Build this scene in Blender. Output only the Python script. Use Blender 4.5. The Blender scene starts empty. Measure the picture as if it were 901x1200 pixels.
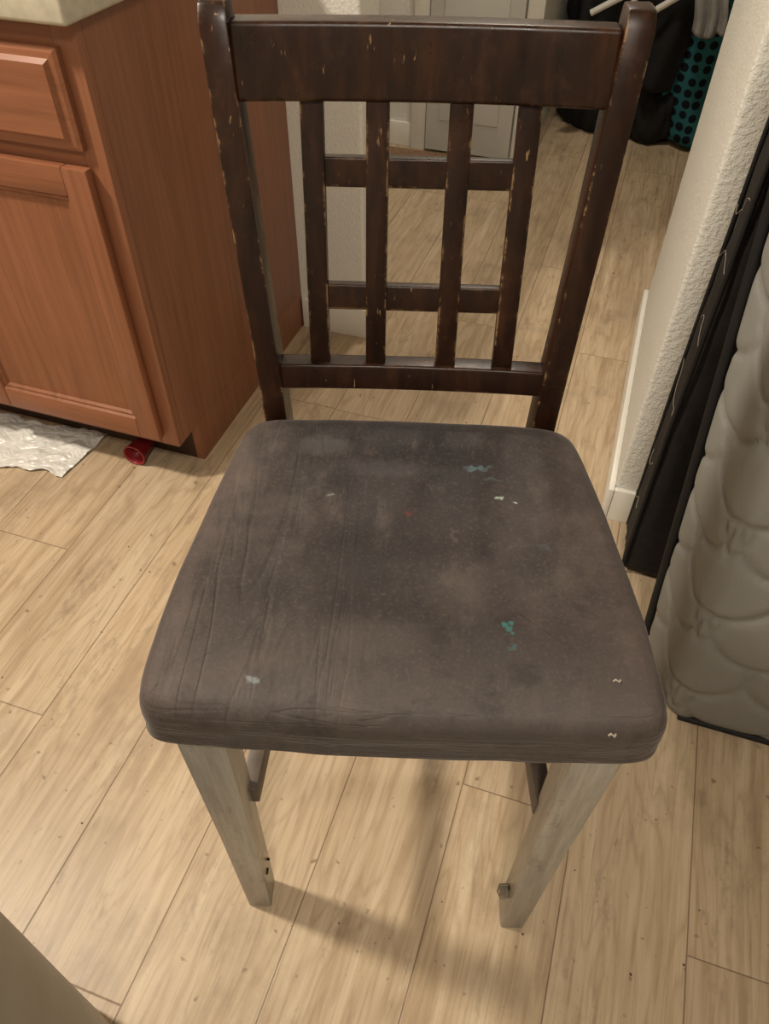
import bpy, bmesh, math, random
from mathutils import Vector, Matrix, noise
random.seed(4)
sc=bpy.context.scene
try: sc.view_settings.view_transform='Standard'
except Exception: pass
def s2l(c):
    return tuple([(v/255/12.92 if v/255<=.04045 else ((v/255+.055)/1.055)**2.4) for v in c])+(1.0,)
# ---------------- node helpers
class M:
    def __init__(s,name,rough=.5,spec=.5):
        s.m=bpy.data.materials.new(name); s.m.use_nodes=True; s.t=s.m.node_tree; s.n=s.t.nodes
        s.b=s.n['Principled BSDF']; s.b.inputs['Roughness'].default_value=rough
        s.b.inputs['Specular IOR Level'].default_value=spec
    def node(s,typ,ins={},**kw):
        n=s.n.new(typ)
        for k,v in kw.items(): setattr(n,k,v)
        for k,v in ins.items(): s.put(n.inputs[k],v)
        return n
    def put(s,sock,v):
        if isinstance(v,bpy.types.NodeSocket): s.t.links.new(v,sock)
        else: sock.default_value=v
    def math(s,op,a,b=0.0,c=0.0,clamp=False):
        n=s.n.new('ShaderNodeMath'); n.operation=op; n.use_clamp=clamp
        for i,v in enumerate((a,b,c)): s.put(n.inputs[i],v)
        return n.outputs[0]
    def coord(s,kind='Object'):
        return s.node('ShaderNodeTexCoord').outputs[kind]
    def mapping(s,vec,scale=(1,1,1),loc=(0,0,0),rot=(0,0,0)):
        return s.node('ShaderNodeMapping',{'Vector':vec,'Scale':scale,'Location':loc,'Rotation':rot}).outputs[0]
    def noise(s,vec,scale=5,detail=4,rough=.5,dist=0):
        return s.node('ShaderNodeTexNoise',{'Vector':vec,'Scale':scale,'Detail':detail,'Roughness':rough,'Distortion':dist}).outputs[0]
    def ramp(s,fac,stops):
        n=s.node('ShaderNodeValToRGB',{'Fac':fac}); e=n.color_ramp.elements
        e[0].position=stops[0][0]; e[0].color=stops[0][1]; e[1].position=stops[-1][0]; e[1].color=stops[-1][1]
        for p,c in stops[1:-1]:
            x=e.new(p); x.color=c
        return n.outputs[0]
    def rng(s,v,a,b,c=0.0,d=1.0):
        return s.node('ShaderNodeMapRange',{'Value':v,'From Min':a,'From Max':b,'To Min':c,'To Max':d}).outputs[0]
    def mix(s,f,a,b,mode='MIX'):
        n=s.n.new('ShaderNodeMix'); n.data_type='RGBA'; n.blend_type=mode
        s.put(n.inputs[0],f); s.put(n.inputs[6],a); s.put(n.inputs[7],b); return n.outputs[2]
    def color(s,v): s.put(s.b.inputs['Base Color'],v)
    def bump(s,h,strength=.3,dist=.01,normal=None):
        ins={'Height':h,'Strength':strength,'Distance':dist}
        if normal is not None: ins['Normal']=normal
        n=s.node('ShaderNodeBump',ins); s.t.links.new(n.outputs[0],s.b.inputs['Normal']); return n.outputs[0]
def sep(m,v):
    n=m.node('ShaderNodeSeparateXYZ',{'Vector':v}); return n.outputs
def comb(m,x,y,z): return m.node('ShaderNodeCombineXYZ',{'X':x,'Y':y,'Z':z}).outputs[0]
# ---------------- materials
def mat_plain(name,col,rough=.6,var=.12,scale=30,bump=.1,spec=.4):
    m=M(name,rough,spec); o=m.coord(); n=m.noise(o,scale,4)
    a=s2l(col); d=s2l([c*(1-var) for c in col]); m.color(m.ramp(n,[(.3,d),(.7,a)])); 
    if bump: m.bump(n,bump,.004)
    return m.m
def mat_wall(name,col):
    m=M(name,.7,.25); o=m.coord(); n=m.noise(o,150,3,.6); n2=m.noise(o,2.5,2)
    m.color(m.mix(n2,s2l(col),s2l([c*.95 for c in col])))
    h=m.ramp(n,[(.42,(0,0,0,1)),(.62,(1,1,1,1))]); m.bump(h,.4,.0022); return m.m
def mat_floor():
    m=M('oak_plank_floor',.42,.4); o=m.coord(); x,y,z=sep(m,o)
    W=.1725; L=1.22
    u=m.math('DIVIDE',m.math('ADD',x,.031),W); row=m.math('FLOOR',u); fu=m.math('FRACT',u)
    wn=m.node('ShaderNodeTexWhiteNoise',{'W':m.math('MULTIPLY',row,3.17)},noise_dimensions='1D').outputs[0]
    v=m.math('ADD',m.math('DIVIDE',y,L),wn); col=m.math('FLOOR',v); fv=m.math('FRACT',v)
    idn=m.node('ShaderNodeTexWhiteNoise',{'Vector':comb(m,row,col,0.0)},noise_dimensions='2D')
    rid=idn.outputs[0]
    off=m.math('MULTIPLY',rid,37.0)
    warp=m.noise(comb(m,m.math('MULTIPLY',x,9.0),m.math('ADD',m.math('MULTIPLY',y,1.3),off),off),1.0,3,.55)
    band=m.math('FRACT',m.math('ADD',m.math('MULTIPLY',warp,14.0),m.math('MULTIPLY',x,22.0)))
    band=m.math('ABSOLUTE',m.math('SUBTRACT',band,.5))
    g1=m.noise(comb(m,m.math('MULTIPLY',x,42.0),m.math('ADD',m.math('MULTIPLY',y,2.0),off),off),1.0,6,.65,.4)
    g2=m.noise(comb(m,m.math('MULTIPLY',x,230.0),m.math('ADD',m.math('MULTIPLY',y,6.0),off),off),1.0,4,.65)
    g3=m.noise(comb(m,m.math('MULTIPLY',x,120.0),m.math('ADD',m.math('MULTIPLY',y,9.0),off),off),1.0,4,.65)
    base=m.ramp(g1,[(.25,s2l((160,136,106))),(.45,s2l((186,162,130))),(.6,s2l((199,177,146))),(.8,s2l((209,190,160)))])
    base=m.mix(m.rng(band,.0,.22,.35,0),base,s2l((152,124,94)))
    base=m.mix(m.rng(g2,.5,.72,0,.4),base,s2l((146,119,90)))
    base=m.mix(m.rng(g3,.56,.72,0,.4),base,s2l((134,108,80)))
    tint=m.rng(rid,0,1,.93,1.04); hs=m.node('ShaderNodeHueSaturation',{'Value':tint,'Color':base,'Saturation':.95}).outputs[0]
    dirt=m.noise(o,4.0,7,.7); hs=m.mix(m.rng(dirt,.52,.70,0,.4),hs,s2l((120,103,86)))
    smr=m.noise(m.mapping(o,(14,5,1),rot=(0,0,.5)),1.0,7,.75); hs=m.mix(m.rng(smr,.57,.69,0,.5),hs,s2l((104,86,70)))
    sp=m.noise(o,60.0,2,.5); hs=m.mix(m.rng(sp,.69,.75,0,.6),hs,s2l((96,76,58)))
    sx=m.math('MULTIPLY',m.math('MINIMUM',fu,m.math('SUBTRACT',1.0,fu)),W)
    sy=m.math('MULTIPLY',m.math('MINIMUM',fv,m.math('SUBTRACT',1.0,fv)),L)
    sm=m.math('MINIMUM',sx,sy); seam=m.rng(sm,.0004,.0014,1,0)
    hs=m.mix(m.math('MULTIPLY',seam,.7),hs,s2l((86,62,42)))
    m.color(hs); 
    m.bump(m.math('SUBTRACT',m.math('MULTIPLY',g2,.3),seam),.3,.0015)
    m.put(m.b.inputs['Roughness'],m.rng(g1,.2,.8,.34,.46)); return m.m
def mat_cab(name,axis='z',dark=1.0):
    m=M(name,.4,.4); o=m.coord(); sc_={'z':(70,70,2.6),'x':(2.6,70,70)}[axis]
    v=m.mapping(o,sc_); g=m.noise(v,1.0,5,.6,.5); g2=m.noise(m.mapping(o,tuple(a*3.2 for a in sc_)),1.0,3); g0=m.noise(o,3,3)
    c=[s2l([q*dark for q in k]) for k in ((124,78,54),(140,89,62),(152,99,71))]
    b=m.ramp(g,[(.3,c[0]),(.5,c[1]),(.75,c[2])]); b=m.mix(m.rng(g2,.52,.75,0,.3),b,s2l([q*dark for q in (106,64,44)]))
    b=m.mix(m.rng(g0,.4,.7,0,.15),b,s2l([q*dark for q in (166,118,88)]))
    m.color(b); m.bump(g2,.1,.0015); return m.m
def mat_darkwood():
    m=M('walnut_stained_wood',.3,.35); o=m.coord(); g=m.noise(m.mapping(o,(60,60,5)),1.0,5,.6,.4)
    b=m.ramp(g,[(.3,s2l((26,12,5))),(.55,s2l((44,23,12))),(.8,s2l((68,39,22)))])
    bev=m.node('ShaderNodeBevel',{'Radius':.004},samples=5).outputs[0]
    geo=m.node('ShaderNodeNewGeometry').outputs['Normal']
    dt=m.node('ShaderNodeVectorMath',{0:bev,1:geo},operation='DOT_PRODUCT').outputs['Value']
    edge=m.rng(dt,.985,.88,0,1); wn=m.noise(o,30,6,.75); wear=m.math('MULTIPLY',edge,m.rng(wn,.52,.59,0,1))
    sn=m.noise(m.mapping(o,(260,260,28),rot=(.3,.2,.1)),1.0,2); wn2=m.noise(o,9,2)
    scr=m.math('MULTIPLY',m.rng(sn,.70,.75,0,.6),m.rng(wn2,.5,.6,0,1))
    b=m.mix(m.rng(wn,.55,.78,0,.4),b,s2l((96,60,36)))
    b=m.mix(m.math('MAXIMUM',wear,scr),b,s2l((180,146,104)))
    m.color(b); m.put(m.b.inputs['Roughness'],m.rng(wn,.3,.7,.24,.42)); m.bump(g,.08,.002); return m.m
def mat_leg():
    m=M('worn_leg_glare_grey',.34,.5); o=m.coord(); g=m.noise(m.mapping(o,(90,90,7)),1.0,6,.7)  # bright grey is glare put into the colour of the front legs
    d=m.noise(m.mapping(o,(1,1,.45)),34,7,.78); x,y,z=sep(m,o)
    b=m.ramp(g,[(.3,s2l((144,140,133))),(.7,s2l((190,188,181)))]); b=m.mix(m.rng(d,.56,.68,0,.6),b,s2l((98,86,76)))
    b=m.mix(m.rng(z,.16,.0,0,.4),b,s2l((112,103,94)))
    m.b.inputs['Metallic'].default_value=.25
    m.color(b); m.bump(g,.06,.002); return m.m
def mat_seat():
    m=M('charcoal_brown_suede',.62,.3); o=m.coord(); x,y,z=sep(m,o)
    n=m.noise(o,8,7,.68); n2=m.noise(m.mapping(o,(26,12,12)),1.0,6,.7); n3=m.noise(o,300,3,.6); n4=m.noise(o,20,6,.72)
    b=m.ramp(n,[(.32,s2l((46,41,40))),(.5,s2l((61,54,52))),(.68,s2l((83,73,69)))])
    vm=m.node('ShaderNodeVectorMath',{0:m.mapping(o,(1,.7,0),loc=(.0,-.175,0))},operation='LENGTH').outputs['Value']
    dk=m.rng(m.math('ADD',vm,m.math('MULTIPLY',m.math('SUBTRACT',n4,.5),.25)),.06,.17,1,0)
    b=m.mix(m.math('MULTIPLY',dk,.65),b,s2l((38,35,37)))
    front_gloss=m.rng(m.math('ADD',y,m.math('MULTIPLY',m.math('SUBTRACT',n,.5),.22)),.07,-.03,0,.5)
    b=m.mix(front_gloss,b,s2l((92,85,82)))  # lighter front edge: gloss painted into the seat colour
    rt=m.rng(m.math('ADD',m.math('ABSOLUTE',x),m.math('MULTIPLY',m.math('SUBTRACT',n4,.5),.14)),.13,.20,0,.42)
    b=m.mix(rt,b,s2l((85,72,66)))
    b=m.mix(m.rng(n2,.53,.70,0,.5),b,s2l((94,83,78)))
    b=m.mix(m.rng(n4,.53,.67,0,.5),b,s2l((35,32,33)))
    b=m.mix(m.rng(n3,.52,.75,0,.3),b,s2l((106,96,91)))
    dv=m.node('ShaderNodeTexNoise',{'Vector':o,'Scale':110.0,'Detail':3.0}).outputs['Color']
    dv=m.node('ShaderNodeVectorMath',{0:dv,1:(.5,.5,.5)},operation='SUBTRACT').outputs[0]
    dv=m.node('ShaderNodeVectorMath',{0:dv,'Scale':.022},operation='SCALE').outputs[0]
    p=m.node('ShaderNodeVectorMath',{0:o,1:dv},operation='ADD').outputs[0]
    for (sx,sy,rx,ry,c,a) in [(.092,.221,.0045,.0032,(168,184,174),.8),(.104,.215,.0025,.0025,(170,180,172),.8),(.072,.263,.013,.004,(88,112,114),.6),
        (.085,.247,.010,.003,(80,98,98),.4),(-.122,.006,.0045,.0045,(136,146,148),.55),(.0896,.066,.0038,.0032,(58,118,114),.65),(.092,.045,.002,.003,(64,104,102),.5),
        (0,.198,.005,.005,(112,44,46),.45),(-.0785,.216,.004,.0025,(136,140,134),.6),(.13,.16,.006,.004,(74,82,84),.4),(-.05,.12,.02,.012,(48,43,43),.5),(.10,.02,.014,.01,(46,41,41),.5),
        (-.03,.05,.05,.02,(88,79,75),.35),(.05,.10,.03,.03,(82,73,69),.3),(-.09,.29,.03,.015,(88,84,82),.4),(.045,.17,.003,.010,(92,83,79),.4),(-.02,.26,.05,.012,(82,78,79),.3)]:
        q=m.mapping(p,(1/rx,1/ry,0),loc=(-sx/rx,-sy/ry,0))
        d=m.node('ShaderNodeVectorMath',{0:q},operation='LENGTH').outputs['Value']
        b=m.mix(m.rng(d,.6,1.3,a,0),b,s2l(c))
    m.color(b)
    wr=m.noise(m.mapping(o,(24,3.6,3.6),rot=(0,0,.16)),1.0,3,.5,.9)
    wr=m.math('MULTIPLY',m.math('ABSOLUTE',m.math('SUBTRACT',wr,.5)),-1.0)
    mask=m.rng(x,.0,-.12,.03,1)
    h=m.math('ADD',m.math('MULTIPLY',m.rng(wr,-.06,0,0,1),m.math('MULTIPLY',mask,-.65)),m.math('MULTIPLY',n3,.12))
    fw=m.noise(m.mapping(o,(7,30,90)),1.0,3,.5,.8)
    fw=m.rng(m.math('MULTIPLY',m.math('ABSOLUTE',m.math('SUBTRACT',fw,.5)),-1.0),-.05,0,0,1)
    h=m.math('ADD',h,m.math('MULTIPLY',fw,m.rng(y,.01,-.02,0,-.5)))
    h=m.math('ADD',h,m.math('MULTIPLY',n4,.4))
    m.bump(h,.38,.003)
    m.b.inputs['Sheen Weight'].default_value=.12; m.b.inputs['Sheen Roughness'].default_value=.4
    return m.m
def mat_quilt():
    m=M('quilted_grey_ticking',.8,.2); o=m.coord(); n=m.noise(o,260,2); n2=m.noise(o,3,3); x,y,z=sep(m,o)
    b=m.mix(n2,s2l((148,147,142)),s2l((128,126,121))); b=m.mix(m.rng(z,.35,.0,0,.5),b,s2l((102,94,82)))  # darkens towards the bottom: shade put into the quilt colour
    m.color(b); m.bump(n,.2,.002); return m.m
def mat_dots():
    m=M('teal_polka_dot_fabric',.8,.2); o=m.coord()
    v=m.node('ShaderNodeTexVoronoi',{'Vector':m.mapping(o,(1,.0,1)),'Scale':26.0,'Randomness':.2}).outputs['Distance']
    m.color(m.mix(m.rng(v,.36,.42,1,0),s2l((46,104,112)),s2l((14,22,30)))); return m.m
floorM=mat_floor(); wallM=mat_wall('orange_peel_wall_paint',(226,224,216)); trimM=mat_plain('white_trim_paint',(232,229,220),.4,.03,8,0)
ceilM=mat_wall('ceiling_paint',(205,200,190)); doorM=mat_plain('white_door_paint',(210,209,203),.4,.04,6,0)
cabM=mat_cab('cherry_cabinet_wood'); cabH=mat_cab('cherry_cabinet_wood_rail','x'); cabS=mat_cab('cabinet_side_wood','z',.93)  # side panel uses the same wood, a little darker
cabD=mat_plain('toe_kick_dark_wood',(58,36,24),.6)
ctM=mat_plain('beige_laminate',(200,192,172),.4,.1,60,0)
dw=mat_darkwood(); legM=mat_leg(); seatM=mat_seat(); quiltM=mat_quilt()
strM=mat_plain('worn_grey_brown_stretcher_wood',(104,90,78),.45,.3,25,.1)
blackM=mat_plain('black_mattress_fabric',(30,27,27),.75,.4,60,.3,.3); tapeM=mat_plain('black_edge_tape',(18,16,16),.7,.2)
blackCl=mat_plain('black_cotton',(22,22,25),.85,.4,20,.3); greyCl=mat_plain('grey_fleece',(160,158,156),.9,.15); dotM=mat_dots()
threadM=mat_plain('pale_thread',(170,160,146),.7,.1,20,0); metalM=mat_plain('dull_steel_bracket',(150,136,116),.4,.3,80,0)
canM=mat_plain('grey_trash_can_plastic',(168,166,160),.5,.06,12,0); redM=mat_plain('red_plastic',(140,34,38),.35,.1,10,0,.5)
bagM=mat_plain('crinkled_white_plastic_film',(228,226,220),.3,.08,20,.1,.6); holeM=mat_plain('screw_hole_dark',(20,12,8),.8,.1,10,0)
matM=mat_plain('brown_doormat_fibre',(150,118,92),.95,.25,120,.6); crumbM=mat_plain('dirt_crumb',(96,72,50),.8,.3,200,0)
# ---------------- mesh helpers
RY=math.radians(17.885); ROOM=Matrix.Rotation(-RY,4,'Z')
def link(o,parent=None,mw=None):
    sc.collection.objects.link(o)
    if parent is not None: o.parent=parent
    elif mw is not None: o.matrix_world=mw
    return o
def empty(name,mw):
    e=bpy.data.objects.new(name,None); e.empty_display_size=.05; sc.collection.objects.link(e); e.matrix_world=mw; return e
def fin(name,bm,mat,parent=None,mw=None,smooth=False,bevel=0,seg=2,mats=None):
    if bevel>0:
        bmesh.ops.bevel(bm,geom=list(bm.edges),offset=bevel,segments=seg,profile=.6,affect='EDGES',clamp_overlap=True)
    bmesh.ops.recalc_face_normals(bm,faces=bm.faces)
    me=bpy.data.meshes.new(name); bm.to_mesh(me); bm.free()
    for q in (mats or [mat]): me.materials.append(q)
    if smooth or bevel>0:
        for p in me.polygons: p.use_smooth=True
        if not smooth:
            try: me.set_sharp_from_angle(angle=math.radians(40))
            except Exception: pass
    return link(bpy.data.objects.new(name,me),parent,mw)
def box(name,x0,x1,y0,y1,z0,z1,mat,parent=None,mw=None,bevel=0,seg=2):
    bm=bmesh.new(); bmesh.ops.create_cube(bm,size=1)
    for v in bm.verts:
        v.co=Vector(((x0+x1)/2+v.co.x*(x1-x0),(y0+y1)/2+v.co.y*(y1-y0),(z0+z1)/2+v.co.z*(z1-z0)))
    return fin(name,bm,mat,parent,mw,bevel=bevel,seg=seg)
def loft(name,st,mat,parent,bevel=.003,axis='z'):
    bm=bmesh.new(); rings=[]
    for t,a,b,w,h in st:
        r=[]
        for sx,sy in ((-1,-1),(1,-1),(1,1),(-1,1)):
            p,q=a+sx*w/2,b+sy*h/2
            r.append(bm.verts.new({'z':(p,q,t),'x':(t,p,q),'y':(p,t,q)}[axis]))
        rings.append(r)
    for r0,r1 in zip(rings,rings[1:]):
        for i in range(4): bm.faces.new((r0[i],r0[(i+1)%4],r1[(i+1)%4],r1[i]))
    bm.faces.new(rings[0]); bm.faces.new(rings[-1])
    if bevel:
        bmesh.ops.recalc_face_normals(bm,faces=bm.faces)
        es=[e for e in bm.edges if len(e.link_faces)==2 and e.calc_face_angle()>.6]
        bmesh.ops.bevel(bm,geom=es,offset=bevel,segments=2,profile=.6,affect='EDGES',clamp_overlap=True)
    o=fin(name,bm,mat,parent,smooth=True)
    try: o.data.set_sharp_from_angle(angle=math.radians(50))
    except Exception: pass
    return o
def tube(name,pts,r,mat,parent=None,mw=None,cyclic=False):
    cu=bpy.data.curves.new(name,'CURVE'); cu.dimensions='3D'; cu.bevel_depth=r; cu.bevel_resolution=3; cu.use_fill_caps=True
    sp=cu.splines.new('POLY'); sp.points.add(len(pts)-1); sp.use_cyclic_u=cyclic
    for p,q in zip(sp.points,pts): p.co=(*q,1)
    o=bpy.data.objects.new(name,cu); cu.materials.append(mat); link(o,parent,mw)
    dg=bpy.context.evaluated_depsgraph_get(); me=bpy.data.meshes.new_from_object(o.evaluated_get(dg)); 
    o2=bpy.data.objects.new(name,me); bpy.data.objects.remove(o); o2.name=name
    for p in me.polygons: p.use_smooth=True
    return link(o2,parent,mw)
def roundbox(name,hx,hy,hz,r,step,mat,disp=None,parent=None,mw=None,post=None,mats=None,midx=None):
    bm=bmesh.new(); vs={}
    def vert(p):
        k=tuple(round(c,5) for c in p)
        if k not in vs: vs[k]=bm.verts.new(p)
        return vs[k]
    H=(hx,hy,hz)
    def lin(h):
        n=max(2,int(round(2*h/step))); return [-h+2*h*i/n for i in range(n+1)]
    for ax in range(3):
        a,b=[i for i in range(3) if i!=ax]
        A,B=lin(H[a]),lin(H[b])
        for s in (-1,1):
            for i in range(len(A)-1):
                for j in range(len(B)-1):
                    q=[]
                    for (u,v) in ((A[i],B[j]),(A[i+1],B[j]),(A[i+1],B[j+1]),(A[i],B[j+1])):
                        p=[0,0,0]; p[ax]=s*H[ax]; p[a]=u; p[b]=v; q.append(vert(tuple(p)))
                    f=bm.faces.new(q); 
    for v in bm.verts:
        p=v.co.copy(); inn=Vector([max(-H[i]+r,min(H[i]-r,p[i])) for i in range(3)])
        d=(p-inn); 
        if d.length<1e-9: d=Vector((0,0,1))
        n=d.normalized(); q=inn+n*r
        if disp: q=q+n*disp(q,n)
        if post: q=post(q)
        v.co=q
    bmesh.ops.recalc_face_normals(bm,faces=bm.faces)
    if midx:
        for f in bm.faces: f.material_index=midx(f)
    return fin(name,bm,mat,parent,mw,smooth=True,mats=mats)
# ---------------- room shell
R=ROOM
box('floor',-2.7,2.7,-2.1,4.1,-.05,0,floorM,mw=R)
box('ceiling',-2.7,2.7,-2.1,4.1,2.44,2.5,ceilM,mw=R)
box('wall_left',-2.7,-2.6,-2.1,4.1,0,2.44,wallM,mw=R)
box('wall_east',2.6,2.7,-2.1,4.1,0,2.44,wallM,mw=R)
box('wall_front',-2.6,2.6,-2.1,-2.0,0,2.44,wallM,mw=R)
box('wall_back',-.40,2.6,4.0,4.1,0,2.44,wallM,mw=R)
box('wall_right',.111,2.6,1.163,1.956,0,2.44,wallM,mw=R,bevel=.008,seg=3)
box('wall_kitchen',-2.6,-.584,1.62,1.74,0,2.44,wallM,mw=R,bevel=.008,seg=3)
box('wall_hall',-2.6,-.40,2.9,4.1,0,2.44,wallM,mw=R)
def baseb(name,x0,x1,y0,y1,h=.085): return box(name,x0,x1,y0,y1,0,h,trimM,mw=R,bevel=.003)
baseb('baseboard_right',.099,.111,1.150,1.956); baseb('baseboard_right_front',.111,2.59,1.151,1.163)
baseb('baseboard_kitchen',-.755,-.572,1.608,1.62); baseb('baseboard_kitchen_end',-.584,-.572,1.62,1.74)
baseb('baseboard_hall',-2.6,-.84,2.888,2.9)
d1=empty('door_1',R)
box('door_slab',-.78,-.46,2.862,2.895,.01,2.03,doorM,d1,bevel=.003)
for i,(a,b) in enumerate(((.12,.85),(.98,1.9))):
    box('door_panel_%d'%i,-.73,-.51,2.852,2.862,a,b,doorM,d1,bevel=.006)
tr=empty('trim_1',R)
box('casing_left',-.84,-.785,2.875,2.9,0,2.1,trimM,tr,bevel=.003); box('casing_right',-.455,-.40,2.875,2.9,0,2.1,trimM,tr,bevel=.003)
box('casing_head',-.84,-.40,2.875,2.9,2.04,2.1,trimM,tr,bevel=.003)
box('doormat',-1.0,-.46,2.62,2.84,.0,.012,matM,mw=R,bevel=.004)
# ---------------- kitchen cabinet
cab=empty('kitchen_base_cabinet',R)
X1=-.760; X0=-2.5; Y0=.972; Y1=1.62; KH=.859
box('side_panel',X1-.018,X1,Y0+.02,Y1,.10,KH,cabS,cab,bevel=.001)
box('side_panel_foot',X1-.018,X1,Y0+.075,Y1,0,.10,cabS,cab)
box('toe_kick',X0,X1-.018,Y0+.075,Y0+.09,0,.10,cabD,cab)
box('carcass_bottom',X0,X1-.018,Y0+.02,Y1,.10,.118,cabS,cab)
box('carcass_inside',X0,X1-.02,Y0+.021,Y1-.005,.118,KH,cabD,cab)
box('frame_bottom_rail',X0,X1-.038,Y0,Y0+.02,.10,.135,cabH,cab,bevel=.001)
box('frame_top_rail',X0,X1-.038,Y0,Y0+.02,.815,KH,cabH,cab,bevel=.001)
box('frame_mid_rail',X0,X1-.038,Y0,Y0+.02,.65,.70,cabH,cab,bevel=.001)
def door(nm,x0,x1,z0,z1):
    y0=Y0-.019; y1=Y0-.001; w=.046
    box(nm+'_stile_r',x1-w,x1,y0,y1,z0,z1,cabM,cab,bevel=.004); box(nm+'_stile_l',x0,x0+w,y0,y1,z0,z1,cabM,cab,bevel=.004)
    box(nm+'_rail_b',x0+w,x1-w,y0+.0005,y1,z0,z0+w,cabH,cab,bevel=.003); box(nm+'_rail_t',x0+w,x1-w,y0+.0005,y1,z1-w,z1,cabH,cab,bevel=.003)
    bm=bmesh.new(); a=(x0+w,x1-w,z0+w,z1-w)
    def ring(i,y): return [bm.verts.new((xx,y,zz)) for xx,zz in ((a[0]+i,a[2]+i),(a[1]-i,a[2]+i),(a[1]-i,a[3]-i),(a[0]+i,a[3]-i))]
    rs=[ring(0,y0+.002),ring(.003,y0+.006),ring(.008,y0+.006),ring(.012,y0+.011),ring(.018,y0+.011)]
    for r0,r1 in zip(rs,rs[1:]):
        for k in range(4): bm.faces.new((r0[k],r0[(k+1)%4],r1[(k+1)%4],r1[k]))
    bm.faces.new(rs[-1]); fin(nm+'_panel',bm,cabM,cab)
def drawer(nm,x0,x1):
    bm=bmesh.new(); y1=Y0-.001
    def ring(i,y): return [bm.verts.new((xx,y,zz)) for xx,zz in ((x0+i,.690+i),(x1-i,.690+i),(x1-i,.828-i),(x0+i,.828-i))]
    rs=[ring(0,y1),ring(0,y1-.009),ring(.006,y1-.012),ring(.014,y1-.013),ring(.020,y1-.019)]
    for r0,r1 in zip(rs,rs[1:]):
        for k in range(4): bm.faces.new((r0[k],r0[(k+1)%4],r1[(k+1)%4],r1[k]))
    bm.faces.new(rs[-1]); bm.faces.new(rs[0]); fin(nm,bm,cabH,cab)
xr=X1-.03
for i in range(3):
    x1=xr-i*.445; x0=x1-.405
    door('cabinet_door_%d'%i,x0,x1,.122,.665); drawer('drawer_front_%d'%i,x0,x1)
    box('frame_stile_%d'%i,x1-.002 if i else X1-.038,(x1+.042 if i else X1),Y0+(.0004 if i else 0),Y0+.0195,.10,KH,cabM,cab,bevel=.001)
box('countertop',X0,X1+.012,Y0-.028,Y1,KH,KH+.038,ctM,cab,bevel=.006,seg=3)
# ---------------- dining chair
CH=Matrix.Translation((.015,.305,0))@Matrix.Rotation(-math.radians(1.944),4,'Z')
ch=empty('dining_chair',CH)
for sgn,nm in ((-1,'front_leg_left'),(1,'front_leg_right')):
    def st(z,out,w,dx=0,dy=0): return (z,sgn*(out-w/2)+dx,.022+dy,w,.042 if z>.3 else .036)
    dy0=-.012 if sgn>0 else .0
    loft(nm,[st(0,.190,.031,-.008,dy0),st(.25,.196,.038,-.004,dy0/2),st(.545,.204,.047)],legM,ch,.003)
def yb(z): return .368+.072*(z-.608)/.363
def xb(z): return .152+.028*(z-.608)/.363
for sgn,nm in ((-1,'back_post_left'),(1,'back_post_right')):
    S=[(0,sgn*.150,.425,.026,.034),(.25,sgn*.150,.39,.027,.038),(.50,sgn*.150,.368,.028,.040),(.62,sgn*xb(.62),yb(.62),.026,.038)]
    for z in (.70,.80,.90,.965): S.append((z,sgn*xb(z),yb(z)-.004*math.sin((z-.62)/.345*math.pi),.0255,.035))
    S.append((.978,sgn*xb(.975),yb(.975)+.004,.024,.028))
    loft(nm,S,dw,ch,.0035)
def rail(nm,z0,z1,x0,x1,dy,dep,bow=.0,n=9,mat=dw,bev=.003):
    bm=bmesh.new(); rings=[]
    for i in range(n):
        t=i/(n-1); x=x0+(x1-x0)*t; b=bow*(1-(2*t-1)**2); r=[]
        for z,f in ((z0,-1),(z0,1),(z1,1),(z1,-1)):
            r.append(bm.verts.new((x,yb(z)+dy+b+f*dep/2,z)))
        rings.append(r)
    for r0,r1 in zip(rings,rings[1:]):
        for i in range(4): bm.faces.new((r0[i],r0[(i+1)%4],r1[(i+1)%4],r1[i]))
    bm.faces.new(rings[0]); bm.faces.new(rings[-1]); bmesh.ops.recalc_face_normals(bm,faces=bm.faces)
    es=[e for e in bm.edges if len(e.link_faces)==2 and e.calc_face_angle()>.6]
    bmesh.ops.bevel(bm,geom=es,offset=bev,segments=3,profile=.6,affect='EDGES',clamp_overlap=True)
    o=fin(nm,bm,mat,ch,smooth=True)
    try: o.data.set_sharp_from_angle(angle=math.radians(50))
    except Exception: pass
rail('top_rail',.9045,.964,-xb(.93)+.010,xb(.93)-.010,.0,.026,.008,bev=.004)
rail('lower_rail',.628,.656,-xb(.64)+.010,xb(.64)-.010,.0,.022,.004)
for i,x in enumerate((-.100,-.0395,.0365,.0985)):
    loft('slat_%d'%(i+1),[(z,x,yb(z)+.004,.0215,.013) for z in (.650,.78,.912)],dw,ch,.0025)
rail('cross_rail_upper',.831,.857,-.102,.100,.007,.010,bev=.002)
rail('cross_rail_lower',.712,.738,-.102,.100,.007,.010,bev=.002)
box('apron_front',-.150,.150,.010,.030,.503,.55,dw,ch,bevel=.002)
for sgn,nm in ((-1,'left'),(1,'right')):
    loft('apron_'+nm,[(.04,sgn*.168,.526,.02,.047),(.36,sgn*.150,.526,.02,.047)],dw,ch,.002,'y')
    loft('side_stretcher_'+nm,[(.03,sgn*.162,.318,.018,.034),(.39,sgn*.142,.318,.018,.034)],strM,ch,.002,'y')
box('apron_back',-.14,.14,.362,.382,.503,.55,dw,ch,bevel=.002)
box('back_stretcher',-.14,.14,.385,.403,.25,.28,dw,ch,bevel=.002)
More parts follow.
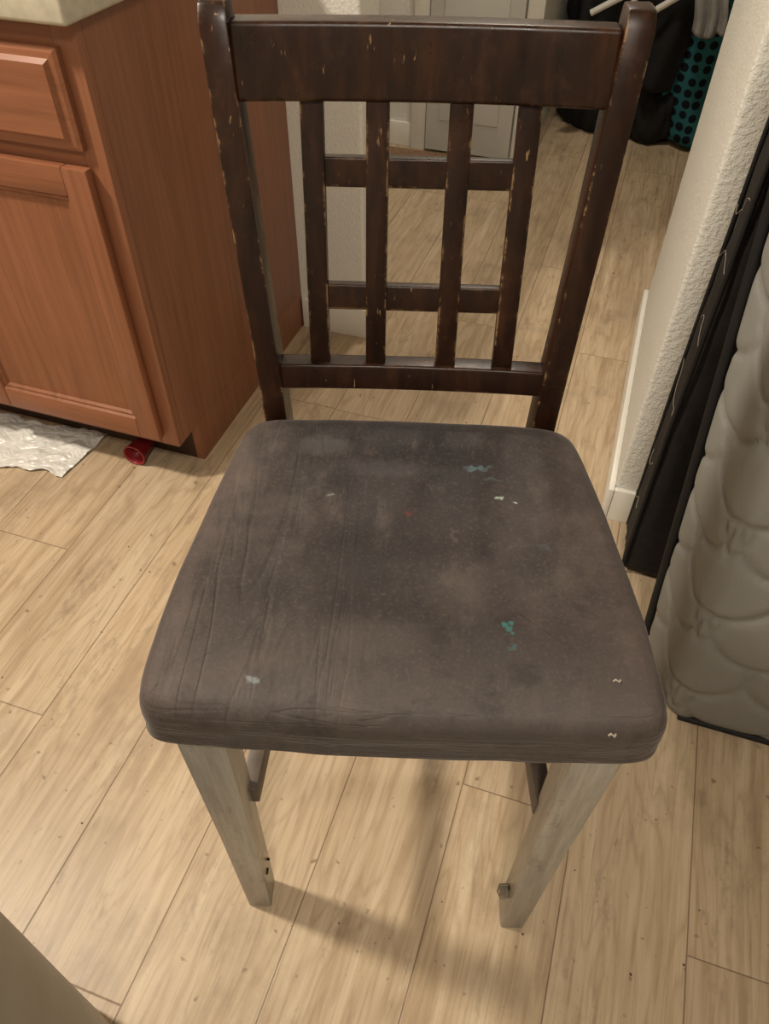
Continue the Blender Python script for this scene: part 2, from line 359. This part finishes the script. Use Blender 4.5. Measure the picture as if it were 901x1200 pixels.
def disc(nm,c,r,mat):
    bm=bmesh.new(); bmesh.ops.create_cone(bm,cap_ends=True,segments=20,radius1=r,radius2=r,depth=.004)
    for v in bm.verts: v.co=Vector((c[0]+v.co.z,c[1]+v.co.x,c[2]+v.co.y))
    fin(nm,bm,mat,ch)
disc('screw_hole_left',(-.1655,.020,.10),.0042,holeM); disc('screw_hole_left_2',(-.1635,.030,.115),.0018,holeM)
disc('screw_hole_right',(.1535,.014,.10),.0035,holeM)
box('metal_bracket',.141,.153,.006,.020,.086,.088,metalM,ch,bevel=.0008)
tube('bracket_loop',[(.153,.006,.088),(.142,.003,.088),(.138,.012,.0885),(.142,.021,.088),(.153,.022,.088)],.0012,metalM,ch)
# seat cushion
half=[(0,-.0265),(.06,-.0262),(.12,-.025),(.17,-.0235),(.200,-.0205),(.2125,-.0125),(.217,.002),(.2180,.03),(.215,.1),(.210,.15),(.2035,.2),(.1965,.25),(.189,.30),(.180,.328),(.160,.343),(.12,.348),(.06,.350),(0,.351)]
ctrl=half+[(-x,y) for x,y in half[-2:0:-1]]
def cr(p0,p1,p2,p3,t):
    return tuple(.5*((2*b)+(-a+c)*t+(2*a-5*b+4*c-d)*t*t+(-a+3*b-3*c+d)*t**3) for a,b,c,d in zip(p0,p1,p2,p3))
out=[]; N=len(ctrl)
for i in range(N):
    for k in range(6): out.append(cr(ctrl[i-1],ctrl[i],ctrl[(i+1)%N],ctrl[(i+2)%N],k/6))
NN=len(out); bm=bmesh.new(); rings=[]; cen=Vector((0,.165))
nrm=[]
for i in range(NN):
    a=Vector(out[i-1]);b=Vector(out[(i+1)%NN]); t=(b-a).normalized(); nrm.append(Vector((-t.y,t.x)))
for i in range(NN):
    if nrm[i].dot(cen-Vector(out[i]))<0: nrm[i]=-nrm[i]
prof=[(.016,.545),(.006,.5445),(.001,.547),(-.001,.551),(-.0003,.556),(.0008,.560),(.0003,.568),(0,.576),(.0005,.585),(.0025,.594),(.007,.6015),(.013,.6055),(.020,.6070)]
for ins,z in prof:
    r=[]
    for i in range(NN):
        p=Vector(out[i])+nrm[i]*ins
        wob=.0012*noise.noise(Vector((p.x*22,p.y*22,z*40)))
        q=p+nrm[i]*wob
        r.append(bm.verts.new((q.x,q.y,z)))
    rings.append(r)
base=[Vector(out[i])+nrm[i]*.020 for i in range(NN)]
K=26
for k in range(1,K):
    f=1-k/K; r=[]
    for p0 in base:
        p=cen+(p0-cen)*f
        e=1-f
        z=.6070+.003*(1-math.exp(-e*9))-.0035*math.exp(-(((p.x)/.10)**2+((p.y-.17)/.1)**2))
        z+=.0012*noise.noise(Vector((p.x*16,p.y*10,3)))
        w=math.exp(-((p.x+.13)/.05)**2)
        z-=.0009*w*noise.noise(Vector((p.x*60,p.y*6,9)))
        r.append(bm.verts.new((p.x,p.y,z)))
    rings.append(r)
for r0,r1 in zip(rings,rings[1:]):
    for i in range(NN): bm.faces.new((r0[i],r0[(i+1)%NN],r1[(i+1)%NN],r1[i]))
bm.faces.new(rings[0]); bm.faces.new(rings[-1])
fin('seat_cushion',bm,seatM,ch,smooth=True)
for i,(x,y,z) in enumerate(((.174,.018,.609),(.166,-.0235,.597))):
    tube('lint_%d'%i,[(x-.003,y,z),(x-.001,y+.0015,z+.0006),(x+.0015,y-.001,z+.0006),(x+.003,y+.0015,z)],.0010,threadM,ch)
# ---------------- box spring (black) against wall
def bd(p,n):
    return .004*noise.noise(Vector((p.x*14,p.y*14,p.z*5)))+.003*noise.noise(Vector((p.x*30,p.y*40,p.z*14)))
bs=empty('box_spring',R@Matrix.Translation((.152+.60,1.078,.555)))
roundbox('fabric_cover',.60,.062,.55,.016,.0155,blackM,bd,bs)
for i in range(9):
    z=-.52+i*.115+.02*math.sin(i*5); pts=[]; y0=-.058+.03*abs(math.sin(i*2.3)); ln=.05+.05*abs(math.sin(i*1.7))
    for k in range(13):
        t=k/12; y=min(.056,y0+ln*t); pts.append((-.604-.0015*math.sin(t*9+i),y,z+.02*math.sin(t*math.pi+i*1.4)+.05*t*math.sin(i*3.1)+.004*math.sin(t*14+i*2)))
    tube('loose_thread_%d'%i,pts,.00045,threadM,bs)
for sy in (-.062,.062):
    tube('cover_piping_%s'%('a' if sy<0 else 'b'),[(-.597,sy*.96,-.54),(-.602,sy*.96,-.2),(-.602,sy*.96,.2),(-.597,sy*.96,.54)],.004,tapeM,bs)
# ---------------- mattress
def quilt(p,n):
    if abs(n.y)>.7: u,v=p.x,p.z
    else: u,v=p.y*1.0+.07,p.z
    w,h,Rr=.15,.085,.083; d=1
    u+=.010*noise.noise(Vector((p.x*5,p.y*5,p.z*5+7))); v+=.008*noise.noise(Vector((p.x*6,p.y*6,p.z*6+2)))
    j0=int(math.floor(v/h))
    for j in range(j0-1,j0+3):
        i0=int(math.floor(u/w))
        for i in range(i0-1,i0+3):
            cx=i*w+(j%2)*w/2; cz=j*h
            if v<=cz+.01:
                dd=abs(math.hypot(u-cx,(v-cz)*1.0)-Rr); d=min(d,dd)
    return .0075*(1-math.exp(-(d/.0050)))-.0045+.002*noise.noise(Vector((p.x*6,p.y*6,p.z*6)))
MT=R@Matrix.Translation((.243,.725,0))@Matrix.Rotation(-math.radians(6.0),4,'X')
mt=empty('mattress',MT)
hx,hy,hz=.62,.086,.50
def post(p): 
    return Vector((p.x+hx-.072*(p.z+hz)+.019-.045*(p.y+hy)/(2*hy),p.y+hy,p.z+hz+.004))
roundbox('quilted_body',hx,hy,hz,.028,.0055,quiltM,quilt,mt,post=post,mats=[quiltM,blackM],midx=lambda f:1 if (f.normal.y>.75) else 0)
def peri(y,ins):
    pts=[]; r=.028
    for cx,cz,a0 in ((hx-r,hz-r,0),(-hx+r,hz-r,90),(-hx+r,-hz+r,180),(hx-r,-hz+r,270)):
        for k in range(7):
            a=math.radians(a0+k*15); pts.append(post(Vector((cx+(r-ins)*math.cos(a),y,cz+(r-ins)*math.sin(a)))))
    return pts
tube('edge_tape_back',peri(hy-.006,-.002),.0075,tapeM,mt,cyclic=True)
pb=[post(Vector((x,-hy+.006,-hz+.004))) for x in (-hx+.02,-.3,0,.3,hx-.02)]
tube('bottom_edge_strip',pb,.006,tapeM,mt)  # dark strip along the bottom front edge
# ---------------- trash can
C=Vector((-.427,.076)); bm=bmesh.new(); prof=[(.0,.0),(.128,.0),(.132,.006),(.140,.2),(.158,.62),(.164,.63),(.166,.64),(.162,.648),(.155,.645),(.152,.62),(.134,.2),(.124,.012),(0,.012)]
SG=64; prev=None
for r,z in prof:
    ring=[bm.verts.new((r*math.cos(2*math.pi*i/SG),r*math.sin(2*math.pi*i/SG),z)) for i in range(SG)] if r>0 else [bm.verts.new((0,0,z))]
    if prev:
        for i in range(SG):
            a=prev[i%len(prev)];b=prev[(i+1)%len(prev)];c=ring[(i+1)%len(ring)];d=ring[i%len(ring)]
            bm.faces.new([v for k,v in enumerate((a,b,c,d)) if v not in (a,b,c,d)[:k]])
    prev=ring
o=fin('trash_can',bm,canM,mw=Matrix.Translation((C.x,C.y,0)),smooth=True)
o.data.set_sharp_from_angle(angle=math.radians(45))
# ---------------- red cup lying in toe-kick
bm=bmesh.new(); prev=None; SG=40
for r,y in [(.0,.055),(.017,.055),(.0185,.052),(.024,.002),(.0262,.0),(.0262,-.003),(.0235,-.003),(.0225,.0),(.017,.050),(0,.050)]:
    ring=[bm.verts.new((r*math.cos(2*math.pi*i/SG),y,.0262+r*math.sin(2*math.pi*i/SG))) for i in range(SG)] if r>0 else [bm.verts.new((0,y,.0262))]
    if prev:
        for i in range(SG):
            a=prev[i%len(prev)];b=prev[(i+1)%len(prev)];c=ring[(i+1)%len(ring)];d=ring[i%len(ring)]
            bm.faces.new([v for k,v in enumerate((a,b,c,d)) if v not in (a,b,c,d)[:k]])
    prev=ring
fin('plastic_cup',bm,redM,mw=R@Matrix.Translation((-.895,.985,0)),smooth=True)
# ---------------- crumpled plastic bag
bm=bmesh.new(); G=90; g=[]
for i in range(G+1):
    row=[]
    for j in range(G+1):
        u,v=i/G,j/G; x=-1.36+.335*u+.02*v; y=.872+.155*v+.02*u+.006*math.sin(u*9)+.004*math.sin(u*31)
        n=noise.noise(Vector((u*3,v*3,1.3))); vd=noise.voronoi(Vector((u*6,v*4,2.0)))[0]
        row.append(bm.verts.new((x,y,.002+.005*abs(n)+.009*abs(vd[1]-vd[0])+.003*abs(noise.noise(Vector((u*22,v*14,1)))))))
    g.append(row)
for i in range(G):
    for j in range(G): bm.faces.new((g[i][j],g[i+1][j],g[i+1][j+1],g[i][j+1]))
fin('plastic_bag',bm,bagM,mw=R)
# ---------------- clothes pile in back room
cp=empty('clothes_pile',R)
def blob(name,c,s,seed,mat,amp=.22,sub=5):
    bm=bmesh.new(); bmesh.ops.create_icosphere(bm,subdivisions=sub,radius=1)
    for v in bm.verts:
        p=v.co.copy(); n=p.normalized()
        f=1+amp*noise.noise(p*1.6+Vector((seed,0,0)))+amp*.5*abs(noise.noise(Vector((p.x*4,p.y*4,p.z*1.6+seed))))
        q=Vector((n.x*s[0]*f,n.y*s[1]*f,n.z*s[2]*f))+Vector(c); q.z=max(.002,q.z); v.co=q
    return fin(name,bm,mat,cp,smooth=True)
blob('black_coat',(-.10,3.45,.22),(.30,.22,.33),1.0,blackCl,.3)
blob('black_trousers',(-.02,3.33,.10),(.13,.12,.16),5.0,blackCl,.35)
blob('black_sweater',(.25,3.60,.45),(.45,.25,.42),9.0,blackCl,.3)
def drape(name,x0,x1,y,ztop,zbot,mat,fold=.025,seed=0):
    bm=bmesh.new(); G1,G2=60,30; g=[]
    for i in range(G1+1):
        row=[]
        for j in range(G2+1):
            u,v=i/G1,j/G2; x=x0+(x1-x0)*u; z=ztop+(zbot-ztop)*v
            yy=y+fold*math.sin(u*16+seed+1.5*noise.noise(Vector((u*2,v*2,seed))))*(.3+.7*v)-.04*v
            row.append(bm.verts.new((x+.015*math.sin(v*6+seed),yy,z+.01*math.sin(u*7+seed)*v)))
        g.append(row)
    for i in range(G1):
        for j in range(G2): bm.faces.new((g[i][j],g[i+1][j],g[i+1][j+1],g[i][j+1]))
    o=fin(name,bm,mat,cp,smooth=True); md=o.modifiers.new('t','SOLIDIFY'); md.thickness=.006; return o
drape('teal_polka_dot_blanket',.035,.55,3.26,.75,.015,dotM,.03,1)
drape('grey_sweatshirt_sleeve',.06,.16,3.16,.72,.40,greyCl,.012,2)
drape('black_hanging_shirt',-.33,.06,3.24,.75,.20,blackCl,.03,4)
tube('white_strap_1',[(-.28,3.19,.42),(-.18,3.18,.48),(-.08,3.18,.56)],.011,trimM,cp)
tube('white_strap_2',[(-.16,3.18,.42),(-.13,3.17,.50),(-.16,3.18,.60)],.010,trimM,cp)
tube('white_strap_3',[(-.06,3.18,.45),(.01,3.17,.50),(.06,3.17,.56)],.011,trimM,cp)
# ---------------- small debris on floor
db=empty('floor_crumbs',Matrix.Identity(4))
for i in range(46):
    x=random.uniform(-.9,.45); y=random.uniform(.15,1.0); r=random.uniform(.0006,.0015)
    bm=bmesh.new(); bmesh.ops.create_icosphere(bm,subdivisions=1,radius=r)
    for v in bm.verts: v.co=Vector((x+v.co.x*random.uniform(.8,1.8),y+v.co.y*random.uniform(.8,1.8),r*.6+v.co.z*.6))
    fin('crumb_%d'%i,bm,crumbM,db)
# ---------------- lights
def area(name,loc,target,size,power,col):
    l=bpy.data.lights.new(name,'AREA'); l.shape='DISK'; l.size=size; l.energy=power; l.color=col
    o=bpy.data.objects.new(name,l); sc.collection.objects.link(o); o.location=loc
    o.rotation_euler=(Vector(target)-Vector(loc)).to_track_quat('-Z','Y').to_euler()
area('kitchen_ceiling_light',(-1.5,.78,2.40),(-.5,.5,0),.2,53,(1,.89,.74))
area('front_fill_light',(.05,-.7,2.40),(.0,-.1,0),.35,22,(1,.92,.80))  # added fill lamp behind the camera, brightens the leg fronts
area('hall_ceiling_light',(.35,2.45,2.40),(.35,2.45,0),.25,16,(1,.88,.72))
w=bpy.data.worlds.new('world'); sc.world=w; w.use_nodes=True
w.node_tree.nodes['Background'].inputs[0].default_value=(.5,.42,.33,1); w.node_tree.nodes['Background'].inputs[1].default_value=.15
# ---------------- camera
th=math.radians(46.794); ro=math.radians(.641)
F=Vector((0,math.cos(th),-math.sin(th)));U=Vector((0,math.sin(th),math.cos(th)));Rr=Vector((1,0,0))
R2=Rr*math.cos(ro)+U*math.sin(ro);U2=-Rr*math.sin(ro)+U*math.cos(ro)
cd=bpy.data.cameras.new('camera'); cd.sensor_fit='VERTICAL'; cd.sensor_height=24; cd.lens=24*879.8/1200; cd.clip_start=.02
co=bpy.data.objects.new('camera',cd); sc.collection.objects.link(co)
mw=Matrix((( R2.x,U2.x,-F.x,0),(R2.y,U2.y,-F.y,0),(R2.z,U2.z,-F.z,1.144),(0,0,0,1))); co.matrix_world=mw
sc.camera=co
